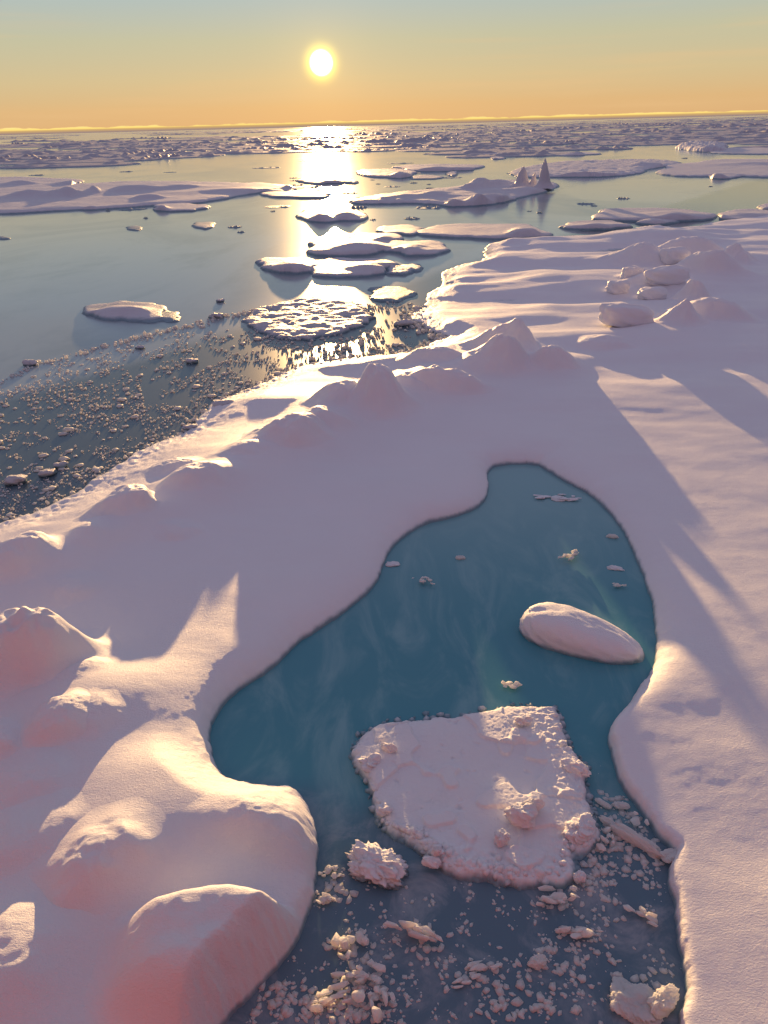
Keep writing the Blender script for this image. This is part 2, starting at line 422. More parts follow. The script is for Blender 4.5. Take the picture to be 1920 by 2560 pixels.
# ------------------------------------------------------------------ hummocks: drifted snow over ice blocks standing on the floe
def hummock(label, ub, vb, vp, wl, wr, df, db, p=2.4, lean=(0, 0), seed=1, rough=.16, n=90, sq=2.0, name='snow_hummock', mat=None, crease=0.0, zb=.38, at=None, hh=None, trim=False):
    """ub, vb: foot; vp: row of its top; wl, wr, df, db: half widths left, right, to the camera, away (m)"""
    bx, by = ground(ub, vb, zb); bx = float(bx); by = float(by) + df * .8
    if at: bx, by = at
    h = hh or max(.12, float(height_at(ub, vp, by)) - float(snow_h(np.array([bx]), np.array([by]))[0][0]))
    a = np.linspace(-2.3 * wl, 2.3 * wr, n); b = np.linspace(-2.3 * df, 2.3 * db, n)
    A, B = np.meshgrid(a, b)
    ca, sa = math.cos(-math.atan2(bx, by)), math.sin(-math.atan2(bx, by))
    X = bx + A * ca - B * sa; Y = by + A * sa + B * ca
    if trim: ca, sa = 1.0, 0.0; X = bx + A; Y = by + B
    s = (wl + wr + df + db) / 4
    An = A + rough * 2 * s * fbm(X / s * .7, Y / s * .7, seed, 2) + .25 * rough * s * fbm(X / s * 2.2, Y / s * 2.2, seed + 2, 2)
    Bn = B + rough * 2 * s * fbm(X / s * .7, Y / s * .7, seed + 5, 2)
    q = (np.abs(An / np.where(An < 0, wl, wr)) ** sq + np.abs(Bn / np.where(Bn < 0, df, db)) ** sq) ** (1 / sq)
    f = np.exp(-(q / 1.15) ** p)
    f = np.maximum(f - .012, 0) / .988
    f = f * (1 + .30 * rough * 4 * fbm(X / s * 1.1, Y / s * 1.1, seed + 9, 3) * sstep(0, .5, f))
    f = f * (1 + 1.1 * rough * (.35 - np.abs(fbm(X / s * 1.6 + 9, Y / s * 1.6, seed + 21, 3))) * sstep(.1, .6, f))
    if crease: f = f * (1 - crease * sstep(.25, .0, np.abs(An / wr - .1)) * sstep(.2, .9, f))
    z0, d = snow_h(X, Y); z0 = np.maximum(z0, -.1)
    if trim: f = f * sstep(-.12, .30, d); f = np.where(d < -.12, 0, f)
    eps = .004 + .00025 * by
    g = f ** 1.3
    X2 = X + (lean[0] * ca - lean[1] * sa) * g; Y2 = Y + (lean[0] * sa + lean[1] * ca) * g
    Zz = z0 + h * f - eps
    keep = f > 0
    k2 = keep.copy(); 
    k2[1:] |= keep[:-1]; k2[:-1] |= keep[1:]; k2[:, 1:] |= keep[:, :-1]; k2[:, :-1] |= keep[:, 1:]
    me = grid_mesh(name, X2 - bx, Y2 - by, Zz - .3, k2)
    o = obj(name, me, mat or M_SNOW, None, (bx, by, .3)); tag(o, label, 'snow hummock', 'snow hummocks standing on the big floe')
    return o

HUM = [
 # label, ub, vb, vp, wl, wr, df, db, kw
 ('big pointed snow hummock of pinkish ice in the middle of the ridge by the water', 955, 1035, 916, .95, .75, .7, .9, dict(p=2.2, lean=(-.1, .0), seed=11)),
 ('rounded snow shoulder leaning on the left of the pointed hummock', 860, 1030, 955, 1.0, .8, .7, .8, dict(seed=12, p=2.6)),
 ('lumpy pink-sided hummock with dark flecks below the pointed one', 740, 1120, 1040, 1.15, .75, .55, .8, dict(seed=13, p=3.2, rough=.2)),
 ('low snow lip with a pink hollow left of the lumpy hummock', 610, 1160, 1112, .9, .55, .35, .6, dict(seed=14, p=3)),
 ('smooth mound with a pink shaded face between two ridge blocks', 490, 1235, 1162, .9, .7, .5, .7, dict(seed=15, p=2.8)),
 ('blocky snow hummock with a steep right side near the frozen shelf', 330, 1300, 1220, 1.0, .42, .5, .8, dict(seed=16, p=3.4, lean=(.12, 0))),
 ('small pointed drift in front of the steep-sided block', 235, 1375, 1325, .5, .55, .4, .6, dict(seed=17, p=2)),
 ('tall snow hummock with a long right slope cut off by the left picture edge', 40, 1440, 1348, .9, .62, .6, .8, dict(seed=18, p=2.5, lean=(.1, 0))),
 ('sunlit snow mound with a crumbling crest at the left edge', 60, 1720, 1540, 1.1, .9, .55, .8, dict(seed=19, p=3.0, rough=.2)),
 ('rounded snow boulder with a red-tinted underside at lower left', 150, 1870, 1775, .46, .46, .35, .5, dict(seed=20, p=3.4)),
 ('small snow knob cut off by the left edge under the crumbling mound', -10, 1900, 1835, .35, .25, .3, .4, dict(seed=21, p=3.4)),
 ('low round-topped block with a greenish translucent foot at the water', 1085, 915, 868, 1.1, .95, .5, .7, dict(seed=22, p=3.4)),
 ('low wavy drift of snow in front of the greenish block', 1120, 985, 924, 1.25, 1.2, .5, .7, dict(seed=45, p=2.8)),
 ('added narrow drift blocking the sun at the right foot of the pointed hummock', 1032, 985, 936, .7, .7, .5, .7, dict(seed=47, p=2.6)),  # added to stop a stray wedge of sun coming through the ridge
 ('small soft lump just right of the crumbling mound', 185, 1720, 1680, .42, .4, .35, .5, dict(seed=60, p=2.8)),
 ('low frosty knob below the rounded snow boulder', 235, 1850, 1812, .36, .34, .3, .45, dict(seed=61, p=2.8)),
 ('soft lump under the left edge boulder pair', 75, 2000, 1945, .45, .45, .35, .5, dict(seed=62, p=2.8)),
 ('rounded drift between the left edge lumps and the lower left corner', 60, 2160, 2095, .6, .55, .4, .6, dict(seed=63, p=2.8)),
 ('little drift trailing behind the tall left hummock', 175, 1500, 1468, .5, .5, .35, .5, dict(seed=64, p=2.4)),
 ('tiny bump on the shaded slope right of the steep-sided block', 435, 1345, 1322, .4, .5, .3, .4, dict(seed=65, p=2.6)),
 ('low lump at the outer foot of the ridge by the frozen shelf', 430, 1185, 1150, .6, .55, .45, .5, dict(seed=66, p=2.6)),
 ('small lump on the crest between the lip and the lumpy hummock', 665, 1100, 1066, .55, .5, .4, .5, dict(seed=67, p=2.8)),
 ('added gentle drift closing a gap of sunlight beside the lumpy hummock', 805, 1085, 1022, .8, .8, .5, .7, dict(seed=46, p=2.6)),  # put in to fill the ridge gap and cut the light needle behind it
 ('pointed drift with a pink face right of the greenish block', 1265, 930, 842, 1.2, .62, .6, .9, dict(seed=23, p=2.2, lean=(.1, 0))),
 ('tallest back hummock with a sloping crest near the water bay', 1290, 880, 805, 1.5, .7, .7, .9, dict(seed=24, p=2.6, rough=.2, lean=(.15, 0))),
 ('small twin-topped hummock at the right end of the near ridge', 1385, 925, 865, .75, .75, .5, .7, dict(seed=25, p=3)),
 ('low flat snow drift between the two ridges', 1520, 870, 847, 1.0, .9, .6, .8, dict(seed=26, p=3.2)),
 ('sharp fin-like snow peak in front of the far ridge', 1722, 820, 753, 1.0, .5, .6, .8, dict(seed=27, p=1.9)),
 ('broad rounded mound behind the fin-like peak', 1790, 800, 748, 1.6, 1.5, .7, 1.0, dict(seed=28, p=2.6)),
 ('pointed snow cone on the right of the far ridge blocks', 1735, 755, 697, .7, .75, .5, .9, dict(seed=29, p=2.2)),
 ('long rounded crest in the middle of the far ridge', 1650, 720, 682, 1.6, 1.4, .7, 1.0, dict(seed=30, p=3)),
 ('wide mound with one peak at the top of the far ridge', 1625, 665, 607, 2.6, 1.7, 1.2, 1.5, dict(seed=31, p=2.0, rough=.12)),
 ('round-backed mound behind the perched snow boulder', 1735, 640, 595, 1.9, 2.0, 1.0, 1.5, dict(seed=32, p=2.8)),
 ('lower right shoulder of the far ridge', 1790, 690, 628, 2.0, 1.6, 1.0, 1.5, dict(seed=33, p=2.6)),
 ('small sharp snow peak at the far right of the floe', 1845, 652, 612, 1.0, 1.0, .8, 1.2, dict(seed=34, p=1.8)),
 ('low double ripple of snow below the perched boulder', 1620, 705, 672, 1.4, 1.5, .5, .7, dict(seed=35, p=3.2)),
 ('broad low swell of snow along the far edge of the floe', 1650, 600, 573, 4.5, 4.0, 2.0, 3.0, dict(seed=36, p=2.4, rough=.1)),
]
for (lab, ub, vb, vp, wl, wr, df, db, kw) in HUM:
    hummock(lab, ub, vb, vp, wl, wr, df, db, **kw)

# the large rounded block and the drifts round it at lower left
def near_block():
    hummock('big smooth-faced snow block overhanging the dark lead at lower left', 505, 2330, 1905, 1.12, 1.3, .80, .46, p=5, seed=41, rough=.06, n=240, sq=3.2, name='snow_block', at=(-2.25, 6.25), hh=.86, trim=True)
    hummock('sunlit snow shoulder jutting into the pool above the big block', 690, 2070, 1965, .8, .5, .35, .5, p=2.8, seed=42, rough=.12, n=120, trim=True, at=(-1.65, 8.0), hh=.34)
    hummock('low sunlit drift with a peaked lip left of the big block', 250, 2170, 2085, .6, .6, .3, .6, p=2.4, seed=43, rough=.15, n=120, at=(-4.2, 7.3), hh=.30)
    hummock('broad frosty swell of snow in the lower left corner', 60, 2440, 2240, .9, .8, .6, .8, p=2.6, seed=44, rough=.12, n=120, at=(-5.1, 6.0), hh=.36)
near_block()

# ------------------------------------------------------------------ lumps (blocks, chunks)
def lump_mesh(name, seed, sub=3, flat=.6, jag=.25, square=2.0, fine=.06):
    bm = bmesh.new(); bmesh.ops.create_icosphere(bm, subdivisions=sub, radius=1.0)
    v = np.array([q.co[:] for q in bm.verts])
    k = (np.abs(v) ** square).sum(1) ** (-1 / square); v = v * k[:, None]
    rs = np.random.RandomState(seed)
    o = rs.rand(3) * 50
    d = 1 + jag * (fbm(v[:, 0] * 1.1 + o[0] + v[:, 2] * .9, v[:, 1] * 1.1 + o[1] - v[:, 2] * .7, seed, 2)) * 1.6
    d = d + fine * fbm(v[:, 0] * 5 + v[:, 2] * 4, v[:, 1] * 5 - v[:, 2] * 4, seed + 3, 2) * 2
    if sub >= 4:
        d = d + fine * .7 * np.abs(fbm(v[:, 0] * 11 + v[:, 2] * 7, v[:, 1] * 11 - v[:, 2] * 9, seed + 7, 3))
    v = v * d[:, None]; v[:, 2] *= flat
    for q, c in zip(bm.verts, v): q.co = c
    me = bpy.data.meshes.new(name); bm.to_mesh(me); bm.free()
    me.polygons.foreach_set('use_smooth', np.ones(len(me.polygons), bool)); return me

def block(label, u, v, w_px, asp=(1, .7, .6), rz=0, tilt=(0, 0), sink=.30, z=.38, seed=1, square=3.0, name='snow_boulder', cat='snow boulder', group=None, mat=None, jag=.18, sub=4, fine=.04, shards=0):
    x, y = ground(u, v, z); x = float(x); y = float(y)
    r = w_px / F_PX * math.sqrt(x * x + y * y + (CAM_H - z) ** 2) / 2
    me = shard_mesh(name, seed, shards) if shards else lump_mesh(name, seed, sub, 1.0, jag, square, fine)
    o = obj(name, me, mat or M_SNOW, None, (x, y + r * asp[1] * .6, z + r * asp[2] * (1 - sink * 2)))
    k_ = 1.25 if shards else 1.0; o.scale = (r * asp[0] * k_, r * asp[1] * k_, r * asp[2] * k_ * (1.3 if shards else 1)); o.rotation_euler = (tilt[0], tilt[1], rz)
    return tag(o, label, cat, group)

# perched boulders on the far ridge (height above the snow given through z)
block('rounded boulder of snow perched on top of the far ridge', 1690, 652, 58, (1, .9, .62), .3, seed=51, z=.9)
block('flat mushroom-shaped snow block standing alone on the floe', 1570, 815, 118, (1, .55, .42), .1, (0, .12), 0.1, .45, 52, 3.4)
block('small snow boulder at the left foot of the far ridge', 1548, 728, 50, (1, .8, .62), .2, seed=53, z=.5)
block('square snow block standing behind the small boulder', 1582, 700, 52, (.9, .6, .75), -.2, seed=54, z=.55, square=4)
block('long snow-covered slab in the middle of the far ridge', 1670, 708, 96, (1, .5, .38), .15, (0, -.1), .1, .75, 55, 3.2)
block('low wedge of snow in front of the long slab', 1635, 745, 60, (1, .7, .5), .1, seed=56, z=.4)

def shard_mesh(name, seed, n=9, spread=.62, small=(.22, .55)):
    """a jumble of angular pieces frozen together, about 2 units across"""
    rs = np.random.RandomState(seed); vs, fs, off = [], [], 0
    for k in range(n):
        bm = bmesh.new(); sz = (small[0] + (small[1] - small[0]) * rs.rand() ** 1.5) * (1.25 if k == 0 else 1)
        pts = rs.randn(16, 3); pts /= np.linalg.norm(pts, axis=1)[:, None]
        pts *= np.array([1, .45 + .5 * rs.rand(), .45 + .5 * rs.rand()]) * sz * (.85 + .3 * rs.rand(16, 1))
        a, b = rs.rand() * 6.28, (rs.rand() - .5) * 1.4
        ra = np.array([[math.cos(a), -math.sin(a), 0], [math.sin(a), math.cos(a), 0], [0, 0, 1]]); rb = np.array([[math.cos(b), 0, math.sin(b)], [0, 1, 0], [-math.sin(b), 0, math.cos(b)]])
        c = np.array([rs.randn() * spread, rs.randn() * spread * .8, rs.rand() * .35]) if k else np.zeros(3)
        pts = pts @ rb.T @ ra.T + np.clip(c, -1, 1)
        for q in pts: bm.verts.new(q)
        r_ = bmesh.ops.convex_hull(bm, input=bm.verts)
        loose = [v for v in bm.verts if not v.link_faces]; bmesh.ops.delete(bm, geom=loose, context='VERTS')
        bmesh.ops.bevel(bm, geom=bm.edges[:], offset=.035 * sz / .4, segments=1, affect='EDGES', clamp_overlap=True)
        bmesh.ops.triangulate(bm, faces=bm.faces[:]); bm.verts.index_update()
        vs.append(np.array([v.co[:] for v in bm.verts])); fs.append(np.array([[v.index for v in f.verts] for f in bm.faces]) + off); off += len(bm.verts); bm.free()
    return mesh_np(name, np.concatenate(vs), np.concatenate(fs), False)

# the pale block afloat in the pool
def pool_block():
    x, y = ground(np.array(1455.), np.array(1590.), 0.15)
    me = lump_mesh('floating_snow_block', 61, 5, 1.0, .055, 2.5, .02)
    vs = np.array([q.co[:] for q in me.vertices]); tp = 1 - .22 * vs[:, 0]; vs[:, 1] *= tp; vs[:, 2] *= 1 - .16 * vs[:, 0]
    me.vertices.foreach_set('co', vs.astype(np.float32).ravel()); me.update()
    o = obj('floating_snow_block', me, M_SNOW, None, (float(x), float(y), .10))
    o.scale = (1.33, .60, .46); o.rotation_euler = (R(0), R(4), R(-31))
    tag(o, 'smooth oblong snow block floating alone in the blue pool', 'snow block')
pool_block()

# ------------------------------------------------------------------ floes afloat
def floe_from(name, poly_px, label, cat, group=None, h=.4, rough=.06, wid=.35, bumps=(), seed=1, mat=None, nu=150, nv=60, edge=.15, base=0.0, freq=.5, parent=None):
    p = np.array(poly_px, float); ulo, vlo = p.min(0); uhi, vhi = p.max(0)
    mu, mv = (uhi - ulo) * .06 + 2, (vhi - vlo) * .10 + 1
    PW = to_world(poly_px, 0, 1)
    U, V = np.meshgrid(np.linspace(ulo - mu, uhi + mu, nu), np.linspace(vlo - mv, vhi + mv, nv))
    X, Y = ground(U, V, 0)
    size = math.sqrt((PW[:, 0].max() - PW[:, 0].min()) * (PW[:, 1].max() - PW[:, 1].min()) + .01)
    d = sdf(X, Y, PW) + edge * fbm(X * freq * 2, Y * freq * 2, seed, 4) * 2
    e = 1 - np.exp(-np.maximum(d, 0) / wid)
    z = h * e * (1 + .25 * fbm(X * freq * .5, Y * freq * .5, seed + 4, 2)) + rough * fbm(X * freq, Y * freq, seed + 8, 4) * 2 * e
    z = np.maximum(z, .12 * h * np.sign(np.maximum(d, 0)))
    for (ub, vb, vp, wu, dep, pw) in bumps:
        bx, by = ground(np.array(float(ub)), np.array(float(vb)), h); by = by + dep * .5
        hh = .68 * (float(height_at(np.array(float(ub)), np.array(float(vp)), by)) - h)
        wx = wu / F_PX * math.hypot(float(by), CAM_H)
        An = X - bx + wx * .5 * fbm(X / wx * .6, Y / wx * .6, seed + 13, 2); Bn = Y - by + dep * .5 * fbm(X / wx * .6, Y / wx * .6, seed + 15, 2)
        z = z + hh * np.exp(-(np.sqrt((An / wx) ** 2 + (Bn / dep) ** 2)) ** pw) * sstep(-.1, .3, d)
    z = np.where(d > 0, z, np.maximum(d * 3, -.4))
    cx, cy = PW.mean(0)
    me = grid_mesh(name, X - cx, Y - cy, z, d > -.05, True)
    o = obj(name, me, mat or M_FLOE, parent, (cx, cy, 0))
    return tag(o, label, cat, group)
def oval(u0, u1, v0, v1, seed, n=26, irr=.16, sq=2.4):
    rs = np.random.RandomState(seed); a = np.linspace(0, 2 * math.pi, n, endpoint=False)
    ph = rs.rand(4) * 6.28
    r = 1 + irr * (np.sin(2 * a + ph[0]) * .5 + np.sin(3 * a + ph[1]) * .6 + np.sin(5 * a + ph[2]) * .5 + np.sin(8 * a + ph[3]) * .3)
    c, s = np.cos(a), np.sin(a); k = (np.abs(c) ** sq + np.abs(s) ** sq) ** (-1 / sq)
    return [((u0 + u1) / 2 + (u1 - u0) / 2 * x, (v0 + v1) / 2 + (v1 - v0) / 2 * y) for x, y in zip(c * k * np.minimum(r, 1.12), s * k * np.minimum(r, 1.12))]
GF = 'ice floes drifting between the big floe and the pack'
FLOES = [
 # u0, u1, v0, v1, h, rough, label, bumps
 (378, 520, 511, 530, .5, .08, 'small low floe lying in front of the wide left floe', [(400, 524, 509, 16, 1.5, 2)]),
 (480, 540, 556, 573, .3, .06, 'small dark twin floe alone on the open water left of the glitter', []),
 (316, 356, 566, 577, .25, .05, 'tiny dark floe left of the twin floe on open water', []),
 (-10, 24, 592, 600, .25, .05, 'tiny dark floe cut off by the left edge', []),
 (743, 915, 524, 558, .45, .10, 'dark rough floe lying across the sun glitter', [(800, 550, 526, 20, 1.5, 2), (865, 545, 522, 24, 2, 2)]),
 (742, 865, 446, 461, .6, .12, 'narrow dark floe across the upper sun glitter', [(830, 457, 446, 22, 2.5, 2)]),
 (858, 895, 449, 460, .5, .2, 'small rubble piece right of the narrow floe in the glitter', []),
 (658, 828, 479, 497, .5, .06, 'flat pinkish floe just left of the sun glitter', []),
 (560, 735, 460, 484, .6, .08, 'flat tapering floe reaching from the wide left floe to the glitter', [(716, 470, 459, 12, 2, 2)]),
 (985, 1212, 413, 429, .7, .08, 'long narrow floe right of the upper glitter', [(1110, 424, 412, 60, 2.5, 2)]),
 (895, 1040, 424, 446, .7, .15, 'humped floe left of the long narrow floe', [(1000, 440, 424, 26, 3, 2)]),
 (1020, 1110, 440, 449, .4, .06, 'thin flat floe below the long narrow floe', []),
 (1115, 1145, 430, 441, .5, .15, 'small chunky floe in the rubble before the spires', []),
 (1225, 1265, 391, 399, .5, .08, 'tiny floe with one knob far out on open water', [(1240, 397, 388, 6, 2, 2)]),
 (1055, 1372, 563, 601, .55, .05, 'broad flat-topped floe with a rounded right end before the spires', [(1315, 590, 563, 34, 3, 2.4)]),
 (945, 1058, 565, 590, .45, .06, 'low dark floe left of the broad flat-topped floe', []),
 (870, 1005, 585, 612, .45, .06, 'low floe half hidden behind the long glitter floe', [(960, 600, 586, 30, 2, 2)]),
 (762, 1000, 598, 642, .5, .06, 'long floe with a smooth hump at the bright glitter', [(890, 625, 598, 60, 2.5, 2)]),
 (945, 1128, 606, 640, .45, .12, 'rough-topped floe right of the long glitter floe', [(1030, 628, 607, 40, 2, 2)]),
 (640, 812, 648, 684, .5, .03, 'smooth rounded floe left end of the pair below the glitter', [(720, 674, 649, 50, 1.6, 2.4)]),
 (742, 992, 650, 694, .45, .03, 'long wedge-shaped floe overlapping the smooth rounded floe', [(930, 675, 652, 60, 2.0, 2.4)]),
 (965, 1032, 668, 690, .4, .08, 'small blocky floe at the right tip of the wedge floe', []),
 (1000, 1060, 662, 680, .35, .08, 'little floe behind the small blocky one', []),
 (915, 1038, 718, 754, .22, .06, 'thin cracked plate of ice right of the rough round floe', []),
 (215, 420, 757, 807, .35, .05, 'white snow-topped floe alone on the dark water at left', [(300, 785, 757, 70, 1.0, 2.6)]),
 (338, 452, 776, 809, .22, .09, 'small rubbly plate against the white snow-topped floe', []),
 (1480, 1778, 525, 557, .6, .05, 'long flat floe behind the far edge of the big floe', [(1690, 545, 524, 60, 3, 2)]),
 (1400, 1572, 556, 576, .5, .08, 'low dark floe left of the small rubble floe', [(1500, 568, 554, 50, 2, 2)]),
 (1583, 1695, 544, 563, .4, .12, 'small rubble floe in front of the long flat floe', [(1640, 556, 543, 30, 1.6, 2)]),
 (1785, 1990, 528, 552, .5, .12, 'jagged floe at the right edge behind the big floe', [(1800, 540, 526, 10, 1.6, 2), (1880, 540, 529, 40, 2, 2)]),
 (1893, 1960, 514, 526, .6, .06, 'dark floe cut off by the right edge above the jagged one', []),
 (1640, 2040, 402, 444, .6, .07, 'wide pink sunlit floe at the right edge', [(1900, 410, 401, 90, 5, 2)]),
 (1756, 1858, 431, 448, .6, .10, 'small peaked floe in front of the wide pink floe', [(1800, 443, 428, 14, 2, 1.8)]),
 (1775, 2040, 370, 387, .6, .06, 'long low floe beyond the wide pink one at right', []),
 (-60, 208, 445, 475, .6, .10, 'dark hummocky floe behind the wide left floe', [(40, 462, 446, 40, 4, 2), (170, 462, 446, 40, 4, 2)]),
 (1330, 1500, 381, 390, .5, .06, 'thin dark strip of ice far behind the spires', [(1440, 387, 378, 20, 3, 2)]),
 (1150, 1330, 376, 388, .6, .05, 'thin low floe on the far water left of the dark strip', []),
 (1230, 1320, 380, 392, .5, .15, 'small hummocky floe in front of the thin low floe', []),
]
for k, (a, b, c, d, h, rg, lab, bp) in enumerate(FLOES):
    dist = float(ground(np.array(900.), np.array(float(d)))[1])
    floe_from('ice_floe', oval(a, b, c, d, 100 + k), lab, 'ice floe', GF, h=h * .55, rough=rg * .5, bumps=bp, seed=200 + k, nu=110, nv=44,
              edge=.10 + .0015 * dist, wid=.10 + .0012 * dist, freq=.6 if dist < 60 else .25)

# the wide left floe, with its hummocks
floe_from('ice_floe', [(-120, 470), (60, 462), (200, 463), (330, 455), (480, 456), (640, 460), (730, 466), (730, 474), (640, 484), (560, 500),
    (480, 512), (380, 516), (270, 525), (160, 528), (40, 536), (-120, 540)], 'wide pink snow floe with blue hummocks at the left edge', 'ice floe', GF,
    h=.42, rough=.06, seed=301, nu=240, nv=80, edge=.5, wid=.8, freq=.18,
    bumps=[(70, 492, 466, 60, 3, 2), (165, 490, 456, 34, 3, 2), (232, 482, 457, 16, 2, 2), (330, 476, 455, 60, 4, 2.4), (220, 520, 505, 20, 1.5, 1.6), (370, 496, 480, 34, 2, 2.6),
           (440, 470, 456, 40, 3, 2), (560, 480, 466, 80, 4, 2), (60, 530, 522, 50, 1.5, 2)])
# floe carrying the ice spires
floe_from('ice_floe', [(870, 502), (960, 487), (1060, 478), (1160, 468), (1230, 455), (1320, 452), (1390, 458), (1402, 470), (1330, 490), (1290, 500), (1240, 512), (1180, 517),
    (1120, 519), (1060, 510), (960, 512), (880, 512)], 'humped blue-shaded floe that carries two tall ice spires', 'ice floe', GF,
    h=.45, rough=.09, seed=302, nu=240, nv=90, edge=.4, wid=.7, freq=.2,
    bumps=[(1200, 506, 470, 22, 2.0, 1.7), (1140, 512, 486, 40, 2.0, 2), (1250, 500, 474, 50, 2.5, 2.4), (1190, 470, 445, 34, 3, 3), (1245, 466, 441, 44, 3, 3), (1310, 478, 462, 60, 3, 2), (1090, 490, 472, 40, 3, 2), (1010, 494, 482, 60, 3, 2)])
floe_from('ice_floe', [(1260, 430), (1370, 408), (1480, 402), (1660, 400), (1720, 410), (1620, 424), (1610, 434), (1540, 443), (1400, 444), (1300, 446)],
    'rubble-strewn floe behind the ice spires', 'ice floe', GF, h=.42, rough=.14, seed=303, nu=220, nv=70, edge=.5, wid=.7, freq=.3,
    bumps=[(1490, 440, 422, 50, 4, 2), (1620, 415, 400, 40, 4, 2), (1440, 440, 430, 40, 3, 2)])
# rough round floe in the slush
rf = floe_from('ice_floe', [(605, 800), (640, 775), (700, 760), (780, 745), (860, 748), (920, 775), (935, 800), (900, 820), (840, 838), (760, 852), (690, 848), (640, 828)],
    'rough round floe covered in broken crust among the slush', 'ice floe', GF, h=.15, rough=.075, seed=304, nu=260, nv=130, edge=.3, wid=.10, freq=.85, mat=M_ROUGH)

# ice spires
def spire(label, u, vb, vt, w_px, lean, seed):
    x, y = ground(np.array(float(u)), np.array(float(vb)), .8); x = float(x); y = float(y)
    h = float(height_at(np.array(float(u)), np.array(float(vt)), y)) - .5
    w = w_px / F_PX * math.hypot(y, CAM_H) / 2
    n, k = 28, 24; vs = []
    for i in range(n + 1):
        t = i / n; r = w * ((1 - t) ** 1.2 * .58 + .24 * (1 - t ** 5) + .55 * (max(0, .26 - t) / .26) ** 2)
        for j in range(k):
            a = 2 * math.pi * j / k
            rr = r * (1 + .22 * float(perlin(np.array(math.cos(a) * 1.1 + seed), np.array(math.sin(a) * 1.1 + t * 2.0), seed)))
            vs.append((rr * math.cos(a) + lean * t * w, rr * math.sin(a) * .7, t * h))
    f = [(i * k + j, i * k + (j + 1) % k, (i + 1) * k + (j + 1) % k, (i + 1) * k + j) for i in range(n) for j in range(k)]
    o = obj('ice_spire', mesh_np('ice_spire', vs, f), M_FLOE, None, (x, y, .45))
    return tag(o, label, 'ice spire')
spire('tall thin pointed ice spire, the higher of the two on the humped floe', 1360, 464, 394, 40, -.05, 3)
spire('broad blunt ice spire left of the thin one on the humped floe', 1304, 462, 414, 50, .1, 8)
spire('short stub of ice between the two spires', 1331, 462, 430, 28, .3, 12)
# greenish rubble piece far right
floe_from('ice_block', oval(1695, 1825, 364, 380, 77), 'jagged greenish ice block with horn-like tips far out at right', 'ice block', None, h=1.6, rough=.5, seed=305, nu=160, nv=40,
    edge=.6, wid=1.0, freq=.3, bumps=[(1737, 376, 360, 6, 2, 1.6), (1764, 376, 361, 6, 2, 1.6), (1715, 376, 364, 14, 3, 2.5), (1805, 377, 365, 14, 3, 2.5)])

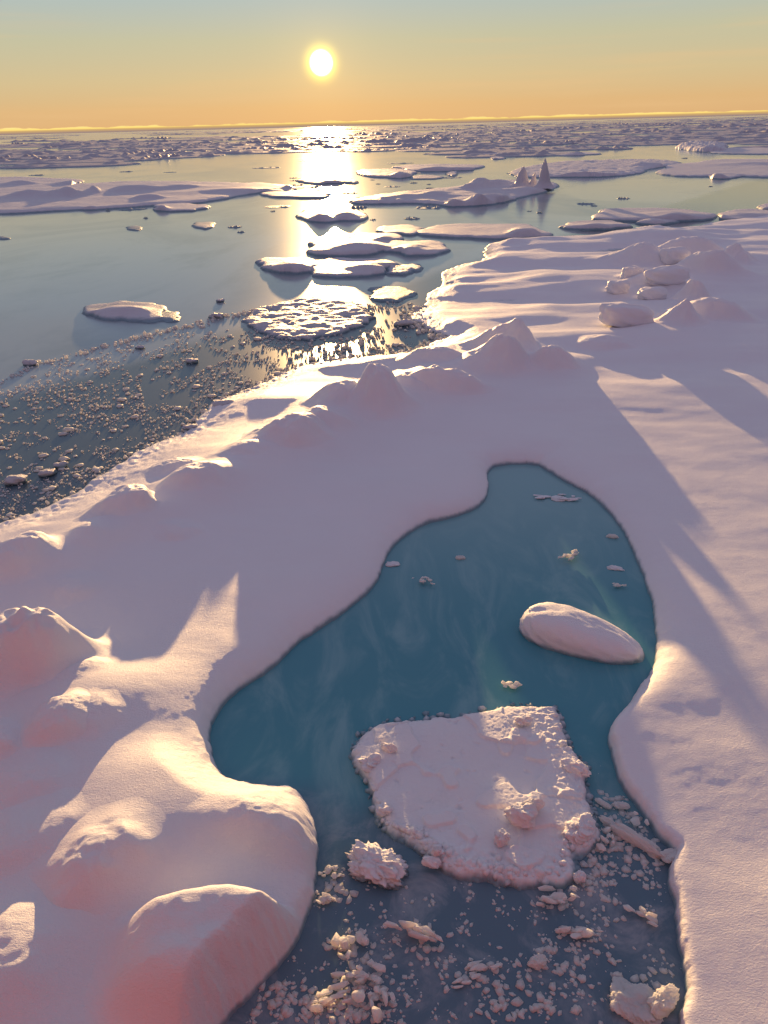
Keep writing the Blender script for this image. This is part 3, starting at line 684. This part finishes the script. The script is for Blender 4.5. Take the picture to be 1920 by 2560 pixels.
# ------------------------------------------------------------------ the far pack
def pack():
    rs = np.random.RandomState(5)
    GP = 'distant floes of the ice pack'
    protos = []
    for k in range(14):
        n1, n2 = 90, 22
        A, B = np.meshgrid(np.linspace(-1.1, 1.1, n1), np.linspace(-1.15, 1.15, n2))
        rad = np.sqrt(np.abs(A) ** 2.3 + np.abs(B) ** 2.3)
        d = 1 - rad + .22 * fbm(A * 2.2 + k * 9, B * 2.2, 400 + k, 4)
        e = 1 - np.exp(-np.maximum(d, 0) / .06)
        z = .30 * e + .10 * e * fbm(A * 3 + k, B * 2, 420 + k, 3)
        pk = np.maximum(fbm(A * 2.6 + 3 * k, B * 1.2, 440 + k, 4, .45) - .12, 0) * 3.0
        z = z + pk * sstep(.02, .3, d) * (.35 + rs.rand() * .9)
        z = np.where(d > 0, z, np.maximum(d * 8, -.5))
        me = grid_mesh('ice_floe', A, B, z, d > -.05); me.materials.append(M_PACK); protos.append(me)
    placed = 0
    far_v, far_f, off = [], [], 0
    def hor(u): return 335 - 50 * u / 1920
    # rows from near to far, water leads left between them
    dv = 92.0
    while dv > 1.2:
        lead = 0.0
        step = 1.1 + dv * .075
        wpx = 60 + dv * 2.2
        u = -260 + rs.rand() * wpx
        while u < 2180:
            w = wpx * (.35 + 1.3 * rs.rand() ** 1.6)
            uu_ = u + w / 2; v = hor(uu_) + dv + (rs.rand() - .5) * step
            # open leads seen in the photograph
            gap = fbm(np.array([uu_ / 420.]), np.array([dv / 9.]), 91, 2)[0]
            o1 = (dv > 66 + 34 * fbm(np.array([uu_ / 500.]), np.array([3.3]), 15, 2)[0] + (14 if uu_ < 900 else 6))
            o2 = 15 < dv < 26 and uu_ < 900 and gap > -.25
            o3 = abs(uu_ - 812) < 95 and (dv > 74 or 18 < dv < 32)
            if not (o1 or o2 or o3) and gap < .36 and v > hor(uu_) + .9:
                x, y = ground(np.array(uu_), np.array(v)); x = float(x); y = float(y)
                if y < 9000 and y > 0:
                    sx = w / 2 / F_PX * y * 1.02
                    sy = max(1.5, (step * .9) / (F_PX) * y * y / CAM_H / 2)
                    sy = min(sy, sx * 1.5)
                    sz = 1.0 + .9 * rs.rand() ** 3 + min(y, 900) * .0006
                    me = protos[rs.randint(14)]
                    if placed < 184 and dv > 9:
                        o = obj('ice_floe', me, None, None, (x, y, 0)); o.scale = (sx * (1 if rs.rand() < .5 else -1), sy, sz)
                        far_lab = 'low snow-crusted floe among the purple-shaded pack ice towards the horizon'
                        tag(o, far_lab, 'ice floe', GP); placed += 1
                    else:
                        n = len(me.vertices); co_ = np.empty(n * 3, np.float32); me.vertices.foreach_get('co', co_); co_ = co_.reshape(-1, 3)
                        far_v.append(co_ * np.array([sx, sy, sz]) + np.array([x, y, 0]))
                        fi = np.empty(len(me.polygons) * 4, np.int32); me.polygons.foreach_get('vertices', fi)
                        far_f.append(fi.reshape(-1, 4) + off); off += n
            u += w * (.55 + .5 * rs.rand())
        dv -= step
    # small thin floes on the open water between the pack and the big floe
    for k in range(70):
        t = rs.rand(); u = -20 + 1960 * rs.rand(); v = 395 + 190 * rs.rand() ** 1.3
        if rs.rand() < .6: u = 860 + rs.randn() * 330; v = 470 + rs.randn() * 40
        if v < 385 or v > 590 or (u > 1380 and v > 520): continue
        x, y = ground(np.array(u), np.array(v)); x = float(x); y = float(y)
        w = (8 + 46 * rs.rand() ** 2.2) / F_PX * y / 2
        o = obj('ice_floe', protos[rs.randint(14)], None, None, (x, y, 0)); o.scale = (w * 1.3, w * (.7 + .6 * rs.rand()), .10 + .16 * rs.rand()); o.rotation_euler = (0, 0, (rs.rand() - .5) * .5)
        tag(o, 'small thin floe scattered on the young ice among the larger floes', 'ice floe', 'small thin floes on the open water')
    if far_v:
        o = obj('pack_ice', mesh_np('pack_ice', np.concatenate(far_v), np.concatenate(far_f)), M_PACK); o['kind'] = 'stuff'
        tag(o, 'far pack ice merging into one band below the horizon', 'pack ice')
    print('pack individuals', placed, 'rest', len(far_v))
pack()

# ------------------------------------------------------------------ slab in the lead, with its rubble
SLAB = [(870, 1870), (920, 1818), (1000, 1802), (1100, 1792), (1230, 1772), (1330, 1762), (1400, 1770), (1412, 1830), (1428, 1870), (1475, 1920), (1468, 1948), (1470, 1990),
        (1485, 2040), (1500, 2090), (1488, 2120), (1430, 2140), (1440, 2170), (1430, 2202), (1350, 2215), (1280, 2210), (1200, 2200), (1120, 2182), (1080, 2152), (1050, 2130),
        (1035, 2112), (1010, 2100), (950, 2070), (940, 2030), (930, 1990), (905, 1940), (888, 1905)]
def slab():
    PW = to_world(SLAB, .1, 1)
    x0, y0 = PW.min(0) - .25; x1, y1 = PW.max(0) + .25
    X, Y = np.meshgrid(np.linspace(x0, x1, 330), np.linspace(y0, y1, 300))
    d = sdf(X, Y, PW) + .07 * fbm(X * 2.5, Y * 2.5, 70, 4) * 2
    e = 1 - np.exp(-np.maximum(d, 0) / .05)
    z = .16 * e + .045 * e * fbm(X * .8, Y * .8, 71, 3)
    cx, cy = PW.mean(0)
    # broken crust: thicker rubble at the right and near edge, smooth plate in the middle
    edge = sstep(.75, .1, d) * sstep(-.5, .3, fbm(X * .7, Y * .7, 72, 2) + .4 * (X - cx) - .25 * (Y - cy))
    z = z + edge * e * (.06 * np.abs(fbm(X * 4, Y * 4, 73, 4)) + .05 * fbm(X * 9, Y * 9, 74, 3))
    st = fbm(X * .75 + 3, Y * .75, 75, 3); z = z + .05 * e * sstep(-.02, .02, st - .12) + .05 * e * sstep(-.015, .015, fbm(X * .6, Y * .6 + 7, 76, 3) - .2)
    pits = np.maximum(fbm(X * 5, Y * 5, 79, 2) - .35, 0); z = z - .10 * pits * e
    z = z + .006 * fbm(X * 14, Y * 14, 78, 2) * e
    z = np.where(d > 0, np.maximum(z, .04), np.maximum(d * 4, -.3))
    o = obj('ice_slab', grid_mesh('ice_slab', X - cx, Y - cy, z, d > -.04), M_SNOW, None, (cx, cy, 0))
    tag(o, 'large broken snow slab floating across the mouth of the pool', 'ice slab')
slab()
GL = 'loose ice pieces floating in the dark lead'
GPO = 'slush crumbs floating in the blue pool'
GR = 'lumps of ice lying on the broken slab'
def chunk(label, u, v, w, asp, rz, tilt, z, seed, group=None, mat=None, square=2.6, jag=.3, name='ice_chunk', sink=.2, sub=5, fine=.13):
    return block(label, u, v, w * (.8 if group == GL else .78), asp, rz, tilt, sink, z, seed, square, name, 'ice chunk', group, mat or (M_FROST if group in (GL, GPO) else M_SNOW), jag, sub, fine, (0 if jag < .35 else 5 if w < 50 else 12) if group in (GL, GPO) else 0)
chunk('rounded snow lump standing on the right half of the broken slab', 1305, 2062, 82, (1, .7, .75), .1, (0, 0), .24, 501, GR)
chunk('small wedge leaning behind the rounded lump on the slab', 1330, 2030, 60, (1, .4, .8), .3, (.2, .1), .26, 502, GR)
chunk('pale pebble-like chunk on the near edge of the slab', 1078, 2165, 48, (1, .6, .5), -.35, (0, 0), .12, 503, GR)
chunk('pointed chunk behind the pebble-like one on the slab', 1092, 2140, 34, (.7, .6, 1), .2, (.1, .2), .2, 504, GR)
chunk('lumpy pile of ice on the right corner of the slab', 1455, 2095, 80, (1, .7, .55), .6, (0, 0), .15, 505, GR, jag=.5)
chunk('knob of ice at the right tip of the slab edge', 1438, 1935, 70, (1, .5, .5), -.4, (0, 0), .15, 506, GR, jag=.45)
chunk('round ball of ice at the near right point of the slab', 1450, 2205, 30, (1, .9, .9), 0, (0, 0), .08, 507, GR)
chunk('small ice knob on the far right corner of the slab', 1310, 1810, 44, (1, .6, .5), .2, (0, 0), .22, 508, GR, jag=.5)
chunk('cluster of frosty crumbs on the left corner of the slab', 925, 1922, 60, (1, .7, .6), .5, (0, 0), .15, 509, GR, jag=.6)
chunk('upright ice shard on the left part of the slab', 972, 1880, 56, (.8, .4, .55), -.3, (.15, 0), .2, 510, GR)
chunk('low knob at the left near edge of the slab', 960, 2035, 44, (1, .7, .5), .2, (0, 0), .15, 511, GR, jag=.5)
chunk('squarish lump near the middle of the slab front', 1255, 2108, 40, (.9, .8, .9), .5, (0, 0), .2, 512, GR, square=4)

# ------------------------------------------------------------------ loose pieces in the lead
GL = 'loose ice pieces floating in the dark lead'
chunk('frosty rounded clump of slush ice left of the broken slab', 945, 2200, 150, (1, .62, .42), -.35, (0, 0), .02, 521, GL, M_SNOW, jag=.34, sub=5, fine=.24)
chunk('long white splinter of ice between slab and right floe edge', 1590, 2110, 130, (1, .20, .24), -.75, (0, 0), .03, 522, GL, square=3.4)
chunk('thin splinter lying beside the long white one', 1570, 2095, 70, (1, .22, .25), -.65, (0, 0), .03, 523, GL)
chunk('small shard in the gap by the right floe edge', 1510, 2015, 46, (1, .3, .3), -.8, (0, 0), .03, 524, GL)
chunk('flat crumb beside the small shard in the gap', 1555, 2022, 40, (1, .5, .4), -.2, (0, 0), .03, 525, GL)
chunk('tilted shard left of the round crumb in the gap', 1520, 2062, 48, (1, .35, .4), -.7, (0, 0), .03, 526, GL)
chunk('round frosty crumb close to the right floe edge', 1590, 2068, 46, (1, .8, .6), 0, (0, 0), .03, 527, GL, jag=.4)
chunk('rubbly lump between the slab and the long splinter', 1520, 2120, 62, (.8, .9, .5), .4, (0, 0), .03, 528, GL, jag=.5)
chunk('pale plate wedged under the right floe edge', 1678, 2150, 56, (1, .6, .35), .5, (0, .2), .06, 529, GL)
chunk('twin-horned crystal lump under the slab', 1395, 2262, 86, (1, .5, .45), -.05, (0, 0), .03, 530, GL, None, jag=.6, square=3)
chunk('sharp clear-ice cluster in the middle of the lead', 1030, 2345, 110, (1, .35, .45), -.45, (0, 0), .03, 531, GL, None, jag=.7, square=3)
chunk('frosty heap of crumbs right of the big snow block', 875, 2375, 86, (.8, .8, .5), .3, (0, 0), .02, 532, GL, jag=.6, fine=.2)
chunk('low wet lump against the side of the big snow block', 812, 2260, 56, (1, .5, .4), -.5, (0, 0), .02, 533, GL, jag=.4)
chunk('olive-tinted lump half under water by the big snow block', 815, 2195, 58, (1, .7, .35), .1, (0, 0), .0, 534, GL, None, jag=.4)
chunk('rounded ice piece near the bottom right floe edge', 1660, 2525, 84, (1, .55, .5), .55, (0, 0), .03, 535, GL, jag=.3)
chunk('glassy translucent pane of ice low in the right of the lead', 1590, 2540, 110, (1, .8, .3), -.5, (0, 0), -.02, 536, GL, None, square=4)
chunk('pale wedge leaning on the water right of centre in the lead', 1610, 2300, 64, (1, .5, .4), -.6, (0, 0), .02, 537, GL, jag=.4)
chunk('small double chunk near the centre of the lead', 1345, 2415, 44, (1, .6, .5), .2, (0, 0), .03, 538, GL)
chunk('curved ghostly rim of ice in the middle of the lead', 1185, 2450, 110, (1, .35, .25), .35, (0, 0), -.02, 539, GL, None, jag=.6)
chunk('crumbly cluster at the bottom of the lead, left of centre', 900, 2455, 90, (1, .5, .4), 0, (0, 0), .02, 540, GL, jag=.6, fine=.2)
chunk('wet clump at the bottom edge left of centre', 935, 2520, 96, (.7, .8, .45), .4, (0, 0), .02, 541, GL, jag=.6, fine=.2)
chunk('row of frothy crumbs under the big snow block', 830, 2510, 110, (1, .35, .3), .2, (0, 0), .01, 542, GL, jag=.7, fine=.25)
chunk('glinting clear lump right of centre in the lead', 1450, 2345, 90, (1, .5, .35), -.1, (0, 0), .0, 543, GL, None, jag=.6)
# crumbs in the pool
GPO = 'slush crumbs floating in the blue pool'
chunk('pair of snow crumbs floating above the oblong block', 1425, 1398, 62, (1, .45, .4), .45, (0, 0), .02, 551, GPO, jag=.6)
chunk('white crumb floating in the left half of the pool', 1058, 1460, 54, (1, .55, .4), -.3, (0, 0), .02, 552, GPO, jag=.6)
chunk('narrow white crumb near the right bank of the pool', 1545, 1470, 48, (1, .4, .35), 0, (0, 0), .02, 553, GPO, jag=.4)
chunk('sunlit crumb floating above the broken slab', 1275, 1722, 52, (1, .6, .45), -.1, (0, 0), .02, 554, GPO, jag=.6)
chunk('grey slush streak at the narrow head of the pool', 1400, 1255, 96, (1, .5, .14), -.1, (0, 0), .0, 555, GPO, M_ICE, jag=.7)
chunk('faint small crumb under the head of the pool', 1152, 1398, 26, (1, .6, .4), 0, (0, 0), .01, 556, GPO)
chunk('faint slushy smear near the left bank of the pool', 980, 1415, 40, (1, .6, .2), 0, (0, 0), .0, 557, GPO, M_ICE)
chunk('pale crumb by the upper right bank of the pool', 1532, 1345, 30, (1, .5, .4), -.4, (0, 0), .01, 558, GPO)
chunk('spread of grey slush left of the right bank crumb', 1540, 1425, 44, (1, .5, .2), -.3, (0, 0), .0, 559, GPO, M_ICE)

# ------------------------------------------------------------------ slush and brash
def inside(u, v, poly): return sdf(np.asarray(u, float), np.asarray(v, float), poly) > 0
BR = np.array([(-60, 985), (80, 915), (250, 868), (400, 832), (560, 790), (620, 770), (930, 760), (1000, 740), (1080, 740), (1060, 765), (1015, 798), (1050, 850), (1000, 886), (800, 905), (660, 955), (540, 1008), (450, 1085), (270, 1180), (100, 1280), (-60, 1330)], float)
chunk_protos = [lump_mesh('ice_chunk', 600 + k, 2, .55, .4, 2.6, .12) for k in range(8)]
for me in chunk_protos: me.materials.append(M_FROST)
def ico_np(sub):
    bm = bmesh.new(); bmesh.ops.create_icosphere(bm, subdivisions=sub, radius=1.0)
    v = np.array([q.co[:] for q in bm.verts]); bm.verts.index_update(); f = np.array([[w.index for w in q.verts] for q in bm.faces]); bm.free(); return v, f
IV, IF = ico_np(1)
def crumbs(name, px, sizes, label, cat, rs, mat, zf=.5, smooth=True, lift=None):
    vs, fs = [], []
    for k, ((u, v), r) in enumerate(zip(px, sizes)):
        x, y = ground(np.array(u), np.array(v))
        a = rs.rand() * 6.28; c, s = math.cos(a), math.sin(a)
        q = IV * (1 + .7 * (rs.rand(len(IV), 1) - .5)) * np.array([1, .55 + .4 * rs.rand(), zf * (.6 + .6 * rs.rand())]) * r
        q = np.stack([q[:, 0] * c - q[:, 1] * s + x, q[:, 0] * s + q[:, 1] * c + y, q[:, 2] + r * zf * .25 + (lift(x, y) if lift else 0)], 1)
        vs.append(q); fs.append(IF + k * len(IV))
    o = obj(name, mesh_np(name, np.concatenate(vs), np.concatenate(fs), smooth), mat); o['kind'] = 'stuff'
    return tag(o, label, cat)
rs = np.random.RandomState(9)
GB = 'ice chunks scattered through the brash on the left water'
cnt = 0; placed_px = []
while cnt < 220:
    u = rs.rand() * 1100 - 20; v = 750 + rs.rand() ** .8 * 560
    if not inside([u], [v], BR)[0]: continue
    if fbm(np.array([u / 90.]), np.array([v / 40.]), 33, 3)[0] < -.05: continue
    x, y = ground(np.array(u), np.array(v)); 
    r = (2.6 + 6.5 * rs.rand() ** 3) / F_PX * math.hypot(float(y), CAM_H) * (1.2 if v > 1000 else 1)
    o = obj('ice_chunk', chunk_protos[rs.randint(8)], None, None, (float(x), float(y), r * .12)); o.scale = (r * 1.3, r, r * .8); o.rotation_euler = (0, 0, rs.rand() * 6.28)
    tag(o, 'small frosty ice chunk in the gold-lit brash on the left water', 'ice chunk', GB); cnt += 1
for (u, v, w, lab) in [(350, 872, 26, 'lone round chunk near the upper rim of the brash'), (75, 913, 40, 'white lump on the rim line of the brash at left'), (480, 907, 34, 'pale chunk in the middle of the brash'),
                       (35, 1210, 60, 'large flat chunk in the brash by the left edge'), (150, 1168, 36, 'lump above the frozen shelf in the near brash'), (115, 1190, 46, 'long chunk beside the large flat one'),
                       (475, 1075, 44, 'chunk frozen to the tip of the shelf'), (560, 1022, 70, 'dark flat plate at the edge of the frozen shelf'), (550, 755, 24, 'tiny lone chunk left of the rough round floe'),
                       (1010, 815, 50, 'dark chunk in the gap beside the big floe'), (540, 795, 40, 'dark flat chunk at the left of the rough round floe')]:
    chunk(lab, u, v, w, (1, .7, .38), rs.rand() * .8 - .4, (0, 0), .02, rs.randint(9999), GB, M_ROUGH, jag=.4, sub=3)
px, sz = [], []
while len(px) < 4800:
    n = 4000
    u = rs.rand(n) * 1160 - 60; v = 740 + rs.rand(n) * 590
    ok = inside(u, v, BR) & (fbm(u / 60., v / 26., 35, 4) + .5 * fbm(u / 300., v / 120., 36, 2) > .06 + .22 * (rs.rand(n) - .5))
    for a, b in zip(u[ok], v[ok]):
        px.append((a, b)); sz.append((1.1 + 3.0 * rs.rand() ** 3) / F_PX * math.hypot(float(ground(np.array(a), np.array(b))[1]), CAM_H))
# rim line of the brash against the smooth young ice
for k in range(380):
    t = rs.rand() ** .9; a = -20 + 800 * t; b = np.interp(a, [-20, 80, 250, 400, 560, 780], [972, 915, 870, 832, 793, 758]) + rs.randn() * 3
    px.append((a, b)); sz.append((1.5 + 4.5 * rs.rand() ** 2) / F_PX * math.hypot(float(ground(np.array(a), np.array(b))[1]), CAM_H))
crumbs('brash_ice', px, sz, 'gold-lit brash ice scattered over the dark water at left', 'brash ice', rs, M_FROST, 1.0)
# ragged slush frozen to the outer rim of the big floe
px, sz = [], []
rim = smooth_poly(OUT[2:24], 1)
for k in range(1800):
    i = rs.randint(len(rim) - 1); t = rs.rand(); p = rim[i] * (1 - t) + rim[i + 1] * t
    u, v = p[0] + rs.randn() * 14 + 6, p[1] + rs.randn() * 7 + 4
    px.append((u, v)); sz.append((2 + 7 * rs.rand() ** 2) / F_PX * math.hypot(float(ground(np.array(u), np.array(v))[1]), CAM_H))
crumbs('rim_slush', px, sz, 'ragged slush frozen along the outer rim of the big floe', 'slush', rs, M_FROST, .7)
# fine crumbs in the lead
LD = np.array([(800, 2150), (1050, 2200), (1440, 2230), (1500, 1900), (1540, 2000), (1650, 2120), (1660, 2200), (1690, 2400), (1690, 2560), (600, 2560), (700, 2420), (780, 2300)], float)
px, sz = [], []
while len(px) < 1500:
    n = 3000; u = 580 + rs.rand(n) * 1120; v = 1880 + rs.rand(n) * 690
    ok = inside(u, v, LD) & (fbm(u / 70., v / 70., 45, 4) > .10 + .16 * (rs.rand(n) - .5))
    for a, b in zip(u[ok], v[ok]):
        px.append((a, b)); sz.append((1.2 + 6.0 * rs.rand() ** 4) / F_PX * math.hypot(float(ground(np.array(a), np.array(b))[1]), CAM_H))
for (cu, cv, n, rad) in [(875, 2375, 60, 34), (900, 2455, 70, 40), (935, 2520, 90, 46), (830, 2510, 90, 50), (1395, 2262, 30, 40), (1050, 2350, 60, 50), (1345, 2415, 30, 30), (1450, 2345, 50, 46),
                         (1500, 2120, 90, 44), (1560, 2090, 80, 50), (1480, 2180, 70, 40), (1640, 2160, 50, 30), (1540, 2240, 40, 50), (1450, 2200, 50, 40), (1570, 2030, 60, 50), (820, 2230, 40, 40), (1460, 2400, 30, 50), (1610, 2440, 40, 50), (1180, 2450, 40, 44), (1270, 2520, 60, 50), (1400, 2500, 50, 60), (700, 2500, 60, 40), (760, 2530, 60, 40)]:
    for k in range(int(n * 1.8)):
        a, b = cu + rs.randn() * rad, cv + rs.randn() * rad * .6
        if not inside([a], [b], np.array(POOL, float))[0]: continue
        px.append((a, b)); sz.append((1.5 + 11.0 * rs.rand() ** 3.5) / F_PX * math.hypot(float(ground(np.array(a), np.array(b))[1]), CAM_H))
crumbs('lead_slush', px, sz, 'fine slush crumbs floating in the dark lead', 'slush', rs, M_FROST, .38, False)

# crumbled rubble frozen along the rim of the slab: one part of it
px, sz = [], []
rim = smooth_poly(SLAB, 1)
for k in range(1500):
    i = rs.randint(len(rim)); t = rs.rand(); p = rim[i] * (1 - t) + rim[(i + 1) % len(rim)] * t
    side_ = 1.0 if (p[1] > 2090 or p[0] > 1400) else .45
    if rs.rand() > side_: continue
    c = np.array([1200, 1990.]); q = p + (c - p) * abs(rs.randn()) * .07 * side_ + rs.randn(2) * 4
    px.append((q[0], q[1])); sz.append((2 + 11 * rs.rand() ** 2.6) / F_PX * math.hypot(float(ground(np.array(q[0]), np.array(q[1]))[1]), CAM_H))
SW = to_world(SLAB, .1, 1)
rb = crumbs('rubble', px, sz, None, None, rs, M_SNOW, .8, False, lambda x, y: 0.14 * float(sstep(.02, .16, sdf(np.array([x]), np.array([y]), SW))[0]))
sl_ = bpy.data.objects['ice_slab']; rb.parent = sl_; rb.matrix_parent_inverse = Matrix.Translation(sl_.location).inverted()
